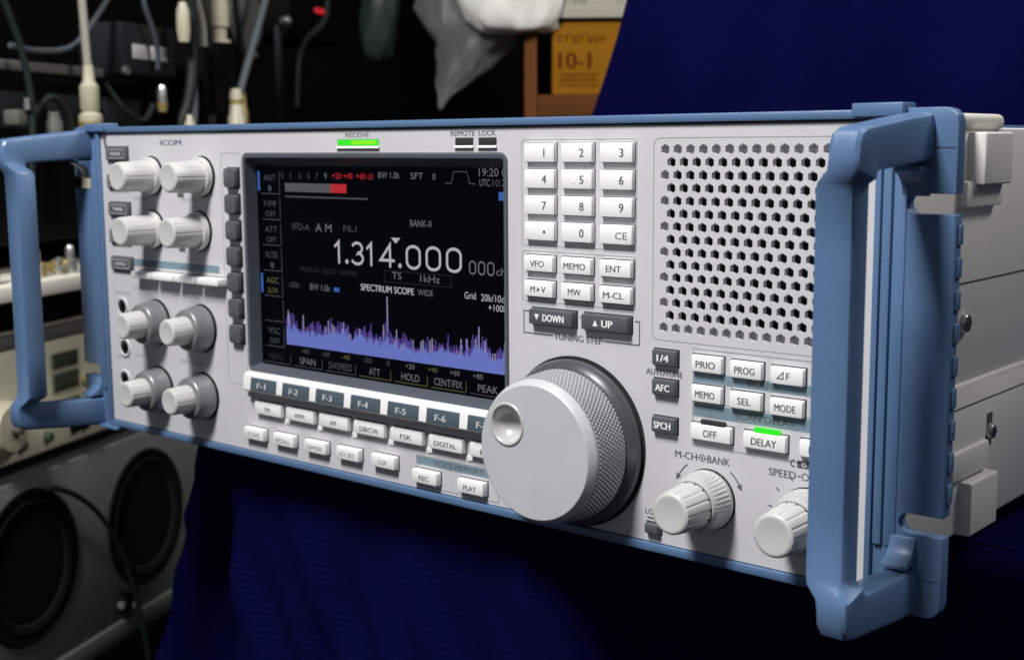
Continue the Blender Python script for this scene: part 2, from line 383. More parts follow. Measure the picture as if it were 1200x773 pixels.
# ---- display: bezel, screen, what is lit on it
g = G()
def ring(a, ya, b, yb, m):
    n = len(a); g.add([(x, ya, z) for x, z in a]+[(x, yb, z) for x, z in b], [(i, (i+1) % n, (i+1) % n+n, i+n) for i in range(n)], m)
o0 = rrect(OPX0+.01, OPX1-.01, OPZ0+.01, OPZ1-.01, .7); o1 = rrect(OPX0+.12, OPX1-.1, OPZ0+.1, OPZ1-.12, .6)
i0 = rrect(-45.02, -14.38, -19.68, -.62, .3); i1 = rrect(-44.92, -14.45, -19.42, -1.36, .12)
ring(o0, .06, o1, -.10, 'bezel'); ring(o1, -.10, i0, -.06, 'bezel'); ring(i0, -.06, i1, 1.2, 'bezel')
for k in range(7): g.quad(-44.99, -44.82, -2.6-2.385*k, -2.52-2.385*k, .5, 'glow_faint')
part('display_bezel', g, radio, ang=20)
YS = 1.2; g = G(); g.box(-45.2, -14.2, YS, YS+.6, -19.7, -1.0, 'screen')
screen = part('display_screen', g, radio, smooth=False)
Y1 = YS-.02
g = G()   # lettering, menu boxes and legends
T = lambda s_, x, z, h, m='glow_grey', al='l', fit=None, bold=.0: g.text(s_, x, z, h, Y1, m, al, bold=bold, fit=fit)
menu = [('ANT', '1', 'glow_dim'), ('P.AMP', 'OFF', 'glow_dim'), ('ATT', 'OFF', 'glow_dim'), ('FILTER', '1', 'glow_dim'), ('AGC', 'SLOW', 'glow_yellow'), ('', '', 'glow_faint'), ('VSC', 'OFF', 'glow_dim')]
for k, (a, b, m) in enumerate(menu):
    z = -1.75-2.30*k
    g.ribbon([(-44.3, z-2.1), (-41.75, z-2.1), (-41.75, z-.1)], .07, Y1, 'glow_dim')
    if a: T(a, -43.1, z-.95, .55, m, 'c', 1.7); T(b, -43.1, z-1.85, .5, m, 'c', .4 if b == '1' else 1.4)
for z in (-1.85, -11.05): g.quad(-44.75, -44.45, z-1.75, z, Y1, 'glow_blue')
for x, c in ((-41.35, 'S'), (-40.2, '1'), (-39.0, '3'), (-37.8, '5'), (-36.7, '7'), (-35.6, '9')): T(c, x, -2.45, .52, 'glow_dim' if c != '9' else 'glow_grey', 'c')
for x, c in ((-34.2, '+20'), (-32.8, '+40'), (-31.2, '+60')): T(c, x, -2.42, .52, 'glow_red', 'c', 1.15)
T('dB', -30.05, -2.42, .5, 'glow_dkred', 'c', .7)
T('BW 1.0k', -30.0+.9, -2.3, .52, 'glow_grey', 'l', 2.5); T('SFT', -25.35, -2.33, .52, 'glow_grey', 'l', 1.4); T('0', -22.9, -2.36, .52, 'glow_grey')
g.ribbon([(-21.5, -2.62), (-20.9, -2.62), (-20.6, -1.7), (-19.2, -1.7), (-18.9, -2.62), (-18.3, -2.62)], .08, Y1, 'glow_dim')
T('19:20', -17.95, -2.02, .62, 'glow_grey', 'l', 2.0); T('00', -15.6, -2.02, .62, 'glow_grey'); T('UTC', -17.9, -2.78, .55, 'glow_grey', 'l', 1.1); T('10:20', -16.55, -2.78, .55, 'glow_dim', 'l', 1.7)
g.quad(-15.95, -15.1, -3.85, -3.2, Y1, 'glow_blue')
T('VFO-A', -40.3, -6.95, .6, 'glow_dim', 'l', 2.4); T('A M', -37.1, -7.0, .72, 'glow_grey', 'l', 2.1); T('FIL1', -33.5, -6.85, .5, 'glow_dim', 'l', 1.6)
T('BANK-0', -25.5, -6.15, .55, 'glow_grey', 'l', 2.4)
g.add([(-27.75, Y1, -7.15), (-26.65, Y1, -7.15), (-27.2, Y1, -7.62)], [(0, 2, 1)], 'glow_white')
T('MEMO CH  SELECT  NORMAL', -39.2, -10.6, .42, 'glow_faint', 'l', 7.4)
T('TS', -27.7, -10.55, .58, 'glow_grey', 'l', 1.1); T('1kHz', -24.45, -10.6, .58, 'glow_grey', 'l', 2.2)
g.frame(-28.6, -21.0, -10.85, -9.9, 0, .05, Y1, 'glow_faint')
T('SPECTRUM SCOPE', -31.5, -11.75, .56, 'glow_white', 'l', 6.3, .012); T('WIDE', -24.75, -11.72, .5, 'glow_grey', 'l', 1.7)
T('Grid', -19.6, -11.62, .56, 'glow_white', 'l', 1.2); T('20k/10dB', -17.85, -11.68, .56, 'glow_white', 'l', 2.9); T('+100k', -17.1, -12.4, .52, 'glow_white', 'l', 1.9)
T('-100k', -41.0, -12.1, .5, 'glow_dim', 'l', 1.6); T('BW 1.0k', -38.0, -12.15, .56, 'glow_grey', 'l', 2.6); g.quad(-34.9, -34.2, -12.1, -11.75, Y1, 'glow_blue')
for x, c, m in ((-38.88, '-80', 'glow_dim'), (-36.2, '-60', 'glow_dim'), (-33.6, '-40', 'glow_yellow'), (-30.9, '-20', 'glow_dim'), (-28.37, '0', 'glow_dim'), (-25.8, '+20', 'glow_grey'), (-23.2, '+40', 'glow_yellow'), (-20.75, '+60', 'glow_grey'), (-18.25, '+80', 'glow_grey')):
    T(c, x, -17.92, .42, m, 'c', 1.05 if c != '0' else .35)
for k, (a, m) in enumerate((('MEMO', 'glow_faint'), ('SPAN', 'glow_grey'), ('SWSPEED', 'glow_dim'), ('ATT', 'glow_grey'), ('HOLD', 'glow_grey'), ('CENT/FIX', 'glow_grey'), ('PEAK', 'glow_grey'))):
    x = -42.9+4.28*k; T(a, x, -18.92, .6, m, 'c', {3: 1.3, 2: 3.0, 5: 3.1}.get(k, 2.1))
    g.ribbon([(x-1.9, -19.16), (x+1.95, -19.16), (x+1.95, -18.3)], .06, Y1, 'glow_yellow' if k in (3, 4, 5) else 'glow_dim')
part('screen_lettering', g, screen, smooth=False)
g = G(); g.quad(-41.0, -35.0, -3.62, -2.86, Y1, 'glow_meter'); g.quad(-35.0, -33.0, -3.62, -2.86, Y1, 'glow_red'); g.quad(-41.0, -30.6+.2, -4.12, -3.98, Y1, 'glow_dim')
part('signal_meter', g, screen, smooth=False)
# large frequency figures drawn as round pen strokes
g = G()
def pen(pts, x, z, w, sw, closed=False):
    p = [(x+a*w, z+b*FH) for a, b in pts]; g.ribbon(p, sw, Y1, 'glow_white', closed)
    if not closed:
        for e in (p[0], p[-1]): g.add([(a, Y1-.002, b) for a, b in ci(*e, sw/2, 10)], [tuple(range(10))], 'glow_white')
def el(cx, cz, rx, rz, a0, a1, n=10): return [(cx+rx*math.cos(math.radians(a0+(a1-a0)*i/n)), cz+rz*math.sin(math.radians(a0+(a1-a0)*i/n))) for i in range(n+1)]
GLY = {'1': [([(.12, .78), (.55, 1), (.55, 0)], 0)], '4': [([(.72, 0), (.72, 1), (.02, .28), (1.0, .28)], 0)],
       '3': [(el(.48, .75, .42, .25, 150, -80, 12)+el(.48, .26, .48, .26, 80, -150, 12), 0)],
       '0': [(el(.5, .72, .46, .28, 180, 0)+el(.5, .28, .46, .28, 0, -180), 1)]}
FH = 1.78; xq = -34.35; sw = .235
xs = {0: -34.6, 1: -33.05, 2: -31.7+.05, 3: -30.2+.1, 4: -27.75, 5: -25.35, 6: -23.1}
figs = [('1', -34.75, 1.1), ('3', -32.55, 1.45), ('1', -30.75, 1.1), ('4', -29.05, 1.6), ('0', -26.0, 1.6), ('0', -23.75, 1.6), ('0', -21.5, 1.6)]
for ch, x, w in figs:
    for pts, cl in GLY[ch]:
        if cl: pts = pts[:11]+pts[11:-1] if False else pts
        pen(pts, x, -9.55, w, sw, bool(cl))
for x in (-33.15, -26.75): g.add([(a, Y1, b) for a, b in ci(x, -9.42, .2, 12)], [tuple(range(12))], 'glow_white')
FH = .98
for k in range(3):
    pts, cl = GLY['0'][0]; p = [(-19.05+.95*k+a*.68, -9.62+b*FH) for a, b in pts]; g.ribbon(p, .12, Y1, 'glow_grey', True)
g.text('ch', -16.25, -9.6, .62, Y1, 'glow_grey', 'l', fit=.9)
part('frequency_readout', g, screen, smooth=False)
# spectrum trace
g = G(); n = 210; xa, xb = -41.4, -14.6; base = -17.3
def env(t):
    x = xa+(xb-xa)*t
    e = 1.75+.25*math.sin(9*t)+.9*math.exp(-((x+29.2)/2.2)**2)+.5*math.exp(-((x+40.8)/1.0)**2)-.25*t
    e += .5*math.exp(-((x+33.8)/.5)**2)+.6*math.exp(-((x+18.0)/.6)**2)+.3*math.exp(-((x+21.8)/.6)**2)
    return e
prev = 0
for i in range(n):
    t = i/(n-1); x0 = xa+(xb-xa)*i/n; x1 = x0+(xb-xa)/n+.002
    prev = .55*prev+random.gauss(0, .22); h = max(.45, env(t)*(.70+.48*prev)); hp = h+abs(random.gauss(.55, .4))*env(t)*.55
    g.quad(x0, x1, base, base+h, Y1, 'glow_spec'); g.quad(x0, x1, base+h, base+hp, Y1, 'glow_purple')
    if random.random() < .10: g.quad(x0, x1, base+h, base+hp+.3, Y1-.003, 'glow_peak')
g.quad(-28.42, -28.28, base+2.2, -12.1, Y1, 'glow_peak'); g.quad(-28.36, -28.33, -18.2, base, Y1, 'glow_faint')
part('spectrum_trace', g, screen, smooth=False)

# ---- keys
def reseat(x0, x1, z0, z1, hn, hm=.8):
    """front face read at height hm, moved along the line of sight of the reading to a key of height hn"""
    k = (hm-hn)/(74.8-hm); return x0-k*(50-x0), x1-k*(50-x1), z0-k*(.5-z0), z1-k*(.5-z1)
def key(x0, x1, z0, z1, h, m='white', taper=.06, bev=.09, gap=.05):
    g = G(); g.box(x0-taper, x1+taper, -h, 0.0, z0-taper, z1+taper, m, bev, 2, taper)
    g.quad(x0-taper-gap, x1+taper+gap, z0-taper-gap, z1+taper+gap, -.02, 'gap')
    return g
rows = [.46, -1.43, -3.33, -5.22]; cols = [-12.05, -8.64, -5.18]; KW = 2.74; KH = 1.33
for r, line in enumerate((('1', '2', '3'), ('4', '5', '6'), ('7', '8', '9'), ('.', '0', 'CE'))):
    for c, t in enumerate(line):
        x0 = cols[c]; z1 = rows[r]; g = key(x0, x0+KW, z1-KH, z1, .42, taper=.03, bev=.06, gap=.03)
        if t == '.': g.add([(a, -.427, b) for a, b in ci(x0+1.85, z1-.72, .12, 12)], [tuple(range(12))], 'keyink')
        else: g.text(t, x0+1.85, z1-.98, .60 if len(t) == 1 else .50, -.427, 'keyink', bold=.01 if len(t) == 1 else 0, fit=None if len(t) == 1 else 1.0)
        if t == '5': g.box(x0+1.05, x0+1.22, -.46, -.40, z1-.9, z1-.8, 'white', .02)
        part('number_key', g, radio)
def legend(g, t, x0, x1, z0, z1, h, ink, hh, fit=None, bold=.02, dz=0, dx=0): g.text(t, (x0+x1)/2+dx, (z0+z1)/2-hh/2+dz, hh, -h-.008, ink, bold=bold, fit=fit)
for r, line in enumerate((('VFO', 'MEMO', 'ENT'), ('M▸V', 'MW', 'M-CL'))):
    for c, t in enumerate(line):
        x0 = (-11.82, -8.37, -4.93)[c]; z1 = (-7.68, -9.54)[r]; x1 = x0+2.66; z0 = z1-1.12; x0, x1, z0, z1 = reseat(x0, x1, z0, z1, .45)
        g = key(x0, x1, z0, z1, .45, taper=.06, bev=.07)
        t2 = t.replace('▸', '-'); f = {'VFO': 1.3, 'MEMO': 1.95, 'ENT': 1.3, 'MW': 1.15, 'M-CL': 1.75, 'M▸V': 1.5}[t]
        if '▸' in t:
            x = (x0+x1)/2; g.text('M', x-.5, z0+.32, .46, -.458, 'keyink', bold=.01); g.text('V', x+.5, z0+.32, .46, -.458, 'keyink', bold=.01)
            g.add([(x-.1, -.458, z0+.35), (x-.1, -.458, z0+.7), (x+.2, -.458, z0+.53)], [(0, 2, 1)], 'keyink')
        else: legend(g, t2, x0, x1, z0, z1, .45, 'keyink', .46, f, .01, 0, -.1)
        part('memory_key', g, radio)
for x0, x1, t, up in ((-11.35, -7.35, 'DOWN', 0), (-6.5, -2.5, 'UP', 1)):
    x0, x1, z0, z1 = reseat(x0, x1, -12.68, -11.62, .6, .85); g = key(x0, x1, z0, z1, .6, 'dkkey', .09)
    w = 1.95 if t == 'DOWN' else .95; xc = (x0+x1)/2+.15
    g.text(t, xc+.15, z0+.27, .52, -.608, 'whiteink', bold=.035, fit=w)
    xt = xc-w/2-.42; a, b = (z0+.3, z0+.75) if up else (z0+.75, z0+.3)
    g.add([(xt-.22, -.608, a), (xt+.22, -.608, a), (xt, -.608, b)], [(0, 1, 2)], 'whiteink'); part('step_key', g, radio, label='slate %s tuning step key' % t.lower())
for z1, t, f in ((-13.6, '1/4', .95), (-15.65, 'AFC', 1.15), (-18.28, 'SPCH', 1.35)):
    x0, x1, z0, z1 = reseat(-.42, 1.47, z1-1.02, z1, .45); g = key(x0, x1, z0, z1, .45, 'dkkey', .06); legend(g, t, x0, x1, z0, z1, .45, 'whiteink', .48, f, .03, 0, -.05); part('option_key', g, radio)
g = key(-1.15, -.05, -26.75, -26.1, .5, 'dkkey', .08); part('option_key', g, radio)
for r, (z1, line) in enumerate(((-13.66, ('PRIO', 'PROG', '⊿F')), (-15.69, ('MEMO', 'SEL', 'MODE')))):
    for c, t in enumerate(line):
        x0 = (2.77, 5.75, 8.75)[c]; x1 = x0+2.32; z0 = z1-1.08; x0, x1, z0, z1 = reseat(x0, x1, z0, z1, .42); g = key(x0, x1, z0, z1, .42, taper=.06)
        if t == '⊿F':
            x = x0+1.0; g.ribbon([(x-.5, z0+.36), (x-.06, z0+.36), (x-.06, z0+.8)], .07, -.428, 'keyink', True); g.text('F', x+.28, z0+.34, .46, -.428, 'keyink', bold=.01)
        else: legend(g, t, x0, x1, z0, z1, .42, 'keyink', .47, {'SEL': 1.0}.get(t, 1.5), .01, -.02, -.05)
        part('scan_key', g, radio)
for x0, t, lit in ((2.76, 'OFF', 0), (6.83, 'DELAY', 1), (10.92, 'RESUME', 0)):
    x1 = x0+3.1; z1 = -18.31; z0 = z1-1.05; x0, x1, z0, z1 = reseat(x0, x1, z0, z1, .42); g = key(x0, x1, z0, z1, .42, taper=.06)
    legend(g, t, x0, x1, z0, z1, .42, 'keyink', .5, {'OFF': 1.05, 'DELAY': 1.85, 'RESUME': 1.7}[t], .01, -.03)
    k = part('delay_key', g, radio, label='white %s key%s' % (t.title(), ' with green lamp lit' if lit else ''))
    g = G(); g.box(x0+.75, x1-.5, -.34, -.05, z1+.0, z1+.36, 'glow_green' if lit else 'lampoff', .06); part('key_lamp', g, k)
# column of soft keys at the left of the screen
for k in range(7):
    zc = -2.44-2.372*k; x0, x1 = -47.5, -45.86
    g = G(); g.prism(rrect(x0, x1, zc-.88, zc+.88, .38), -.6, 0, 'dkkey', .12); g.quad(x0-.08, x1+.12, zc-.98, zc+.95, -.02, 'gap'); part('side_key', g, radio)
# white bar of function keys under the screen
g = G(); g.prism([(-.72, -19.98), (-.96, -20.1), (-1.12, -21.5), (-1.0, -21.62), (0, -21.62), (0, -20.0), (-.3, -19.9)], -45.0, -13.85, 'white', .05, ax='x')
g.box(-45.3, -13.8, -.45, 0, -22.3, -21.66, 'panel', .08)
for k in range(8): g.box(-44.55+4.4*k-.06, -44.55+4.4*k+.06, -.62, -.1, -22.15, -21.64, 'panel', .03)
part('key_ledge', g, radio)
for k in range(7):
    x0 = -43.85+4.42*k; x1 = x0+3.5
    g = G(); g.prism([(-1.10, -20.30), (-1.25, -21.47), (-.6, -21.47), (-.6, -20.30)], x0, x1, 'fkey', .06, ax='x')
    tg = G().text('F-%d' % (k+1), (x0+x1)/2-.15, 0, .50, 0, 'whiteink', bold=.03, fit=1.15)
    g.add([(x, -1.225-.001*0-(0.12*(.3-z)), -21.18+z) for x, y, z in tg.v], tg.f, 'whiteink')
    part('function_key', g, radio)
for k, t in enumerate(('FM', 'WFM', 'AM', 'SSB/CW', 'FSK', 'DIGITAL', 'EXIT')):
    x0 = -43.82+4.39*k; x1 = x0+3.6; z1 = -22.55; z0 = z1-1.08; x0, x1, z0, z1 = reseat(x0, x1, z0, z1, .5); g = key(x0, x1, z0, z1, .5, taper=.07)
    legend(g, t, x0, x1, z0, z1, .5, 'keyink', .42, {'FM': .7, 'AM': .75, 'SSB/CW': 2.3, 'DIGITAL': 2.4, 'EXIT': 1.3}.get(t, 1.3), .01, -.05)
    if k < 7: g.prism([(x1+.22, z0-.55), (x1+.75, z0-.55), (x1+.9, z0-.05), (x1+.3, z0-.05)], -.12, 0, 'white', .03)
    part('mode_key', g, radio)
for x0, t, f in ((-45.5, 'SCOPE', 1.7), (-41.35, 'RECALL', 1.9), (-37.1, 'DIMMER', 1.95), (-32.95, 'I/O SET', 1.9), (-28.65, 'DSP', 1.0), (-23.85, 'REC', 1.1), (-18.85, 'PLAY', 1.35)):
    x1 = x0+2.72; z1 = -25.14 if x0 < -25 else -25.7; z0 = z1-1.02; x0, x1, z0, z1 = reseat(x0, x1, z0, z1, .6); g = key(x0, x1, z0, z1, .6, taper=.08)
    legend(g, t, x0, x1, z0, z1, .6, 'keyink' if x0 > -26 else 'print', .42 if x0 > -26 else .38, f, .01 if x0 > -26 else 0, -.05); part('menu_key', g, radio)
for k in range(5):
    zc = -.3-2.73*k; g = key(-66.6, -63.15, zc-.62, zc+.62, .35, 'dkkey', .08); g.frame(-66.3, -63.45, zc-.42, zc+.42, .1, .12, -.358, 'line')
    g.text(('POWER', 'DIM', 'TIMER', 'NB', 'NOTCH')[k], -64.9, zc-.16, .32, -.36, 'whiteink', fit=1.7); part('left_key', g, radio)
for k in range(4):
    x0 = -62.0+3.52*k; g = key(x0, x0+3.2, -12.35, -11.75, 1.1, taper=.1); part('bar_key', g, radio)

# ---- knobs
def groove(nf, wid=.3):
    def f(t):
        a = (t*nf/(2*math.pi)) % 1.0; d = min(a, 1-a); return max(0.0, 1-(d/wid)**2) if d < wid else 0.0
    return f
def cap_profile(y0, L, r0, r1): return [(y0, r0), (y0-.05, r0, 1), (-L+.22, r1, 1), (-L+.1, r1-.05), (-L+.02, r1-.16), (-L, r1-.26), (-L+.03, r1-.42), (-L+.035, .05)]
def rim_disc(g, x, z, r): g.lathe(x, z, [(0, r), (-.015, r)], 'gap', 40)
for x, z, L in ((-59.3, -2.42, 3.95), (-51.3, -2.4, 3.85), (-59.4, -7.6, 3.9), (-52.05, -7.48, 3.75)):
    g = G(); rim_disc(g, x, z, 1.92); g.lathe(x, z, [(-.15, 1.74), (-.2, 1.8), (-.6, 1.8), (-.72, 1.72)], 'silver', 48)
    k = part('rotary_knob', g, radio)
    g = G(); g.lathe(x, z, cap_profile(-.7, L, 1.50, 1.38), 'silver', 144, (lambda q: (lambda t: .035*q(t)))(groove(10, .08)))
    part('knob_cap', g, k, ang=30)
for x, z in ((-59.55, -16.7), (-52.3, -16.68), (-59.5, -23.35), (-52.35, -23.2)):
    g = G(); rim_disc(g, x, z, 2.32); g.lathe(x, z, [(-.15, 2.15), (-.25, 2.2), (-.5, 2.2), (-1.75, 1.97), (-1.9, 1.9), (-1.97, 1.8), (-1.99, .5)], 'knobdk', 90, None)
    k = part('rotary_knob', g, radio)
    g = G(); g.lathe(x, z, cap_profile(-1.95, 4.05, 1.34, 1.25), 'silver', 144, (lambda q: (lambda t: .035*q(t)))(groove(12, .09)))
    part('knob_cap', g, k, ang=30)
for (x, z), L in ((KI, 4.75), (KJ, 4.65)):
    g = G(); rim_disc(g, x, z, 2.13); g.lathe(x, z, [(-.12, 2.04), (-.2, 2.08), (-.5, 2.08), (-.55, 2.06, 1), (-1.7, 1.9, 1), (-1.95, 1.84), (-2.15, 1.72), (-2.17, .5)], 'skirt', 240, (lambda q: (lambda t: .03*q(t)))(groove(40, .3)))
    k = part('rotary_knob', g, radio)
    g = G(); g.lathe(x, z, [(-2.15, 1.62), (-2.3, 1.62)], 'gap', 48)
    g.lathe(x, z, cap_profile(-2.25, L, 1.62, 1.43), 'silver', 168, (lambda q: (lambda t: .045*q(t)))(groove(14, .12)))
    part('knob_cap', g, k, ang=30)

# ---- tuning dial
DX, DZ = -7.7, -21.2
g = G(); g.lathe(DX, DZ, [(0, 6.32), (-.02, 6.32)], 'gap', 96)
g.lathe(DX, DZ, [(-.02, 6.0), (-.25, 6.12), (-.55, 6.12), (-.85, 5.98), (-1.05, 5.75), (-1.2, 5.62), (-1.25, 5.2)], 'dialdk', 96)
dial = part('tuning_dial', g, radio)
g = G(); NT, NY = 520, 57; y0, y1 = -1.24, -4.08
vs = []
for j in range(NY):
    y = y0+(y1-y0)*j/(NY-1); e = min(1, min(j, NY-1-j)/2)
    for i in range(NT):
        t = 2*math.pi*i/NT; p = y*math.pi/.46
        a = math.cos(52*t+p); b = math.cos(52*t-p); r = 5.48-.25*(y-y0)/(y1-y0)+e*.10*(abs(a)+abs(b)-1.0)
        vs.append((DX+r*math.cos(t), y, DZ+r*math.sin(t)))
g.add(vs, [(j*NT+i, j*NT+(i+1) % NT, (j+1)*NT+(i+1) % NT, (j+1)*NT+i) for j in range(NY-1) for i in range(NT)], 'dialknurl')
part('knurled_grip', g, dial, ang=60)
# face with a finger dimple cut into it
DMX, DMZ, DR = -10.1, -19.45, 1.05
yf = -4.85
fp = ci(DX, DZ, 4.80, 96); hp = ci(DMX, DMZ, 1.585, 40)
vv = [Vector(p) for p in fp+hp]; rv, re, rf, ov, oe, of = geometry.delaunay_2d_cdt(vv, [], [list(range(96)), list(range(96, 136))], 1, 1e-6, True)
g = G(); g.add([(v.x, yf, v.y) for v in rv], [f for f, o in zip(rf, of) if o == [0]], 'dial')
g.lathe(DX, DZ, [(yf, 4.80), (yf+.015, 4.86), (yf+.06, 4.90), (yf+.5, 5.16), (yf+.58, 5.20), (yf+.74, 5.22), (yf+.80, 5.16), (yf+.84, 5.0)], 'dial', 96, caps=False)
part('dial_face', g, dial, ang=42)
g = G(); q = 1.30; g.lathe(DMX, DMZ, [(yf+.02, 1.24*q), (yf-.07, 1.2*q), (yf-.09, 1.12*q), (yf-.03, 1.03*q), (yf+.25, .97*q), (yf+.6, .85*q), (yf+.95, .6*q), (yf+1.1, .3*q), (yf+1.13, .02)], 'dimple', 48, caps=False)
part('finger_dimple', g, dial, ang=60)

# ---- lamps and jacks
def lamp(x0, x1, m, name='indicator_lamp', lab=None):
    g = G(); g.quad(x0-.08, x1+.08, .26, .92, -.015, 'gap' if m == 'lampoff' else 'line'); g.box(x0, x1, -.06, .02, .38, .86, m, .03)
    if m == 'glow_green': g.box(x0+1.7, x1-.2, -.075, 0, .46, .78, 'glow_lime', .03)
    g.prism([(-.02, .34), (-.22, .22), (-.22, .14), (-.02, .14)], x0-.12, x1+.12, 'white', .02, ax='x'); part(name, g, radio, label=lab)
lamp(-32.6, -27.75, 'glow_green', lab='lit green receive lamp'); lamp(-19.2, -17.5, 'lampoff'); lamp(-16.8, -15.15, 'lampoff')
for x, z in ((-65.35, -15.6), (-65.25, -19.75), (-65.5, -23.0)):
    g = G(); g.lathe(x, z, [(0, .98), (-.12, .95), (-.16, .8), (-.1, .7), (.02, .68)], 'panel', 32, caps=False); g.lathe(x, z, [(-.02, .72), (-.03, .72)], 'gap', 24)
    g.lathe(x, z, [(-.04, .42), (-.07, .3)], 'black', 20); part('phone_jack', g, radio)

# ================================================================== CLOTH
M['cloth'] = bpy.data.materials.new('navy_cloth'); m = M['cloth']; m.use_nodes = True; nt = m.node_tree; b = nt.nodes['Principled BSDF']
b.inputs['Roughness'].default_value = .95; b.inputs['Specular IOR Level'].default_value = .01
tc = nt.nodes.new('ShaderNodeTexCoord'); n1 = nt.nodes.new('ShaderNodeTexNoise'); n1.inputs['Scale'].default_value = 420; n1.inputs['Detail'].default_value = 6
nt.links.new(tc.outputs['Object'], n1.inputs['Vector'])
mx = nt.nodes.new('ShaderNodeMix'); mx.data_type = 'RGBA'; mx.inputs[6].default_value = (.0022, .0025, .031, 1); mx.inputs[7].default_value = (.0040, .0044, .047, 1)
nt.links.new(n1.outputs['Fac'], mx.inputs[0]); nt.links.new(mx.outputs[2], b.inputs['Base Color'])
wv = nt.nodes.new('ShaderNodeTexWave'); wv.bands_direction = 'Z'; wv.inputs['Scale'].default_value = 100; wv.inputs['Distortion'].default_value = 2.2; wv.inputs['Detail'].default_value = 3; wv.inputs['Detail Scale'].default_value = 4
nt.links.new(tc.outputs['Object'], wv.inputs['Vector'])
bp = nt.nodes.new('ShaderNodeBump'); bp.inputs['Strength'].default_value = .38; bp.inputs['Distance'].default_value = .0006
n2 = nt.nodes.new('ShaderNodeTexNoise'); n2.inputs['Scale'].default_value = 1400; n2.inputs['Detail'].default_value = 3; nt.links.new(tc.outputs['Object'], n2.inputs['Vector'])
n3 = nt.nodes.new('ShaderNodeTexNoise'); n3.inputs['Scale'].default_value = 9; nt.links.new(tc.outputs['Object'], n3.inputs['Vector'])
m1 = nt.nodes.new('ShaderNodeMath'); m1.operation = 'MULTIPLY'; nt.links.new(wv.outputs['Fac'], m1.inputs[0]); nt.links.new(n3.outputs['Fac'], m1.inputs[1])
m2 = nt.nodes.new('ShaderNodeMath'); m2.operation = 'ADD'; nt.links.new(m1.outputs[0], m2.inputs[0]); nt.links.new(n2.outputs['Fac'], m2.inputs[1])
nt.links.new(m2.outputs[0], bp.inputs['Height']); nt.links.new(bp.outputs['Normal'], b.inputs['Normal'])
def cloth_mesh():
    path = []   # (y, z, left edge x, kind)
    for i in range(15): z = 62-i*5.8; path.append((79+.0*i, z, -58.8-(20-z)*.445, 'b'))
    for i in range(1, 6): a = math.pi/2*i/6; path.append((79-5*math.sin(a)*0-5*(1-math.cos(a)), -24.5-5*math.sin(a), -79, 'c'))
    for i in range(14): y = 74-i*5.1; path.append((y, -29.5, -78, 't'))
    for i in range(1, 6): a = math.pi/2*i/5; path.append((6.2-2.8*math.sin(a), -29.5-2.8*(1-math.cos(a)), -78.0, 'e'))
    for i in range(1, 26): z = -32.3-i*2.4; path.append((3.4, z, -77-(-32-z)*.36, 'f'))
    NX = 260; vs = []; x1 = 95
    for y, z, xl, k in path:
        for i in range(NX):
            t = i/(NX-1); x = xl+(x1-xl)*t; dy = 0; dz = 0
            if k == 'b':
                amp = min(1, (z+24)/30)
                dy = amp*(.5*math.sin(x*.7+z*.35+2*math.sin(x*.05))+1.3*math.sin(x*.16+z*.05)+.9*math.sin(x*.31-z*.07+1)+.5*math.sin(x*.09+2)*math.sin(z*.11))
            elif k == 't':
                dy = max(0, 6.2+min(max(0, -53.6-x)*3.0, 14)-y, 6.2+min(max(0, x+16)*.75, 14)-y); dz = .12*math.sin(x*.5)+.1*math.sin(y*.4+x*.2)-.1
            elif k in 'fe':
                d = min(1, max(0, (-30-z)/14))
                fold = -53.6-.04*(-30-z)
                if x < fold: dy = min((fold-x)*3.0, 14)
                if x > -16: dy = min((x+16)*.75, 14)
                dy += d*.55*math.sin(x*.9+z*.22+math.sin(z*.15)*2)*math.exp(-((z+48)/14)**2) + d*(.9*math.sin(x*.21+.6+z*.02)+.45*math.sin(x*.47+z*.03)) + d*1.6*math.exp(-((x+33-(z+30)*.35)/4.5)**2)
            vs.append((x, y+dy, z+dz))
    fs = [(r*NX+i, r*NX+i+1, (r+1)*NX+i+1, (r+1)*NX+i) for r in range(len(path)-1) for i in range(NX-1)]
    g = G(); g.add(vs, fs, 'cloth'); return g
cloth = part('backdrop_cloth', cloth_mesh(), None, ang=70)
sol = cloth.modifiers.new('thickness', 'SOLIDIFY'); sol.thickness = .0012; sol.offset = 1
tag(cloth, 'navy blue cloth hung behind the radio and draped over its table', 'cloth')

# ================================================================== BACKGROUND EQUIPMENT (along the wall at the left)
exec_bg = True
M['wall'] = mat('dark_wall', (.004, .004, .0045), .9, spec=.03, var=.3, vscale=8)
M['floor'] = mat('dark_floor', (.02, .018, .016), .8, var=.3, vscale=12)
M['cab'] = mat('speckled_grey_vinyl', (.155, .17, .163), .8, bump=.5, bscale=700, var=.45, vscale=420)
M['cabtrim'] = mat('grey_trim', (.11, .11, .10), .7, var=.1)
M['cone'] = mat('speaker_cone', (.016, .016, .014), .85, spec=.1, var=.2); M['conecap'] = mat('brown_dust_cap', (.03, .024, .01), .6); M['surround'] = mat('speaker_surround', (.009, .009, .009), .95, spec=.05)
M['beige'] = mat('beige_instrument_paint', (.82, .79, .60), .55, var=.12, vscale=25); M['olive'] = mat('olive_display_window', (.055, .075, .055), .4, var=.25, vscale=200)
M['shelfw'] = mat('cream_shelf_board', (.80, .76, .68), .55, var=.06)
M['ivory'] = mat('ivory_plastic', (.52, .48, .36), .4, var=.06); M['brass'] = mat('brass_connector', (.55, .42, .16), .35, metal=.6, var=.2, vscale=120); M['nickel'] = mat('nickel_connector', (.60, .60, .58), .22, metal=.8)
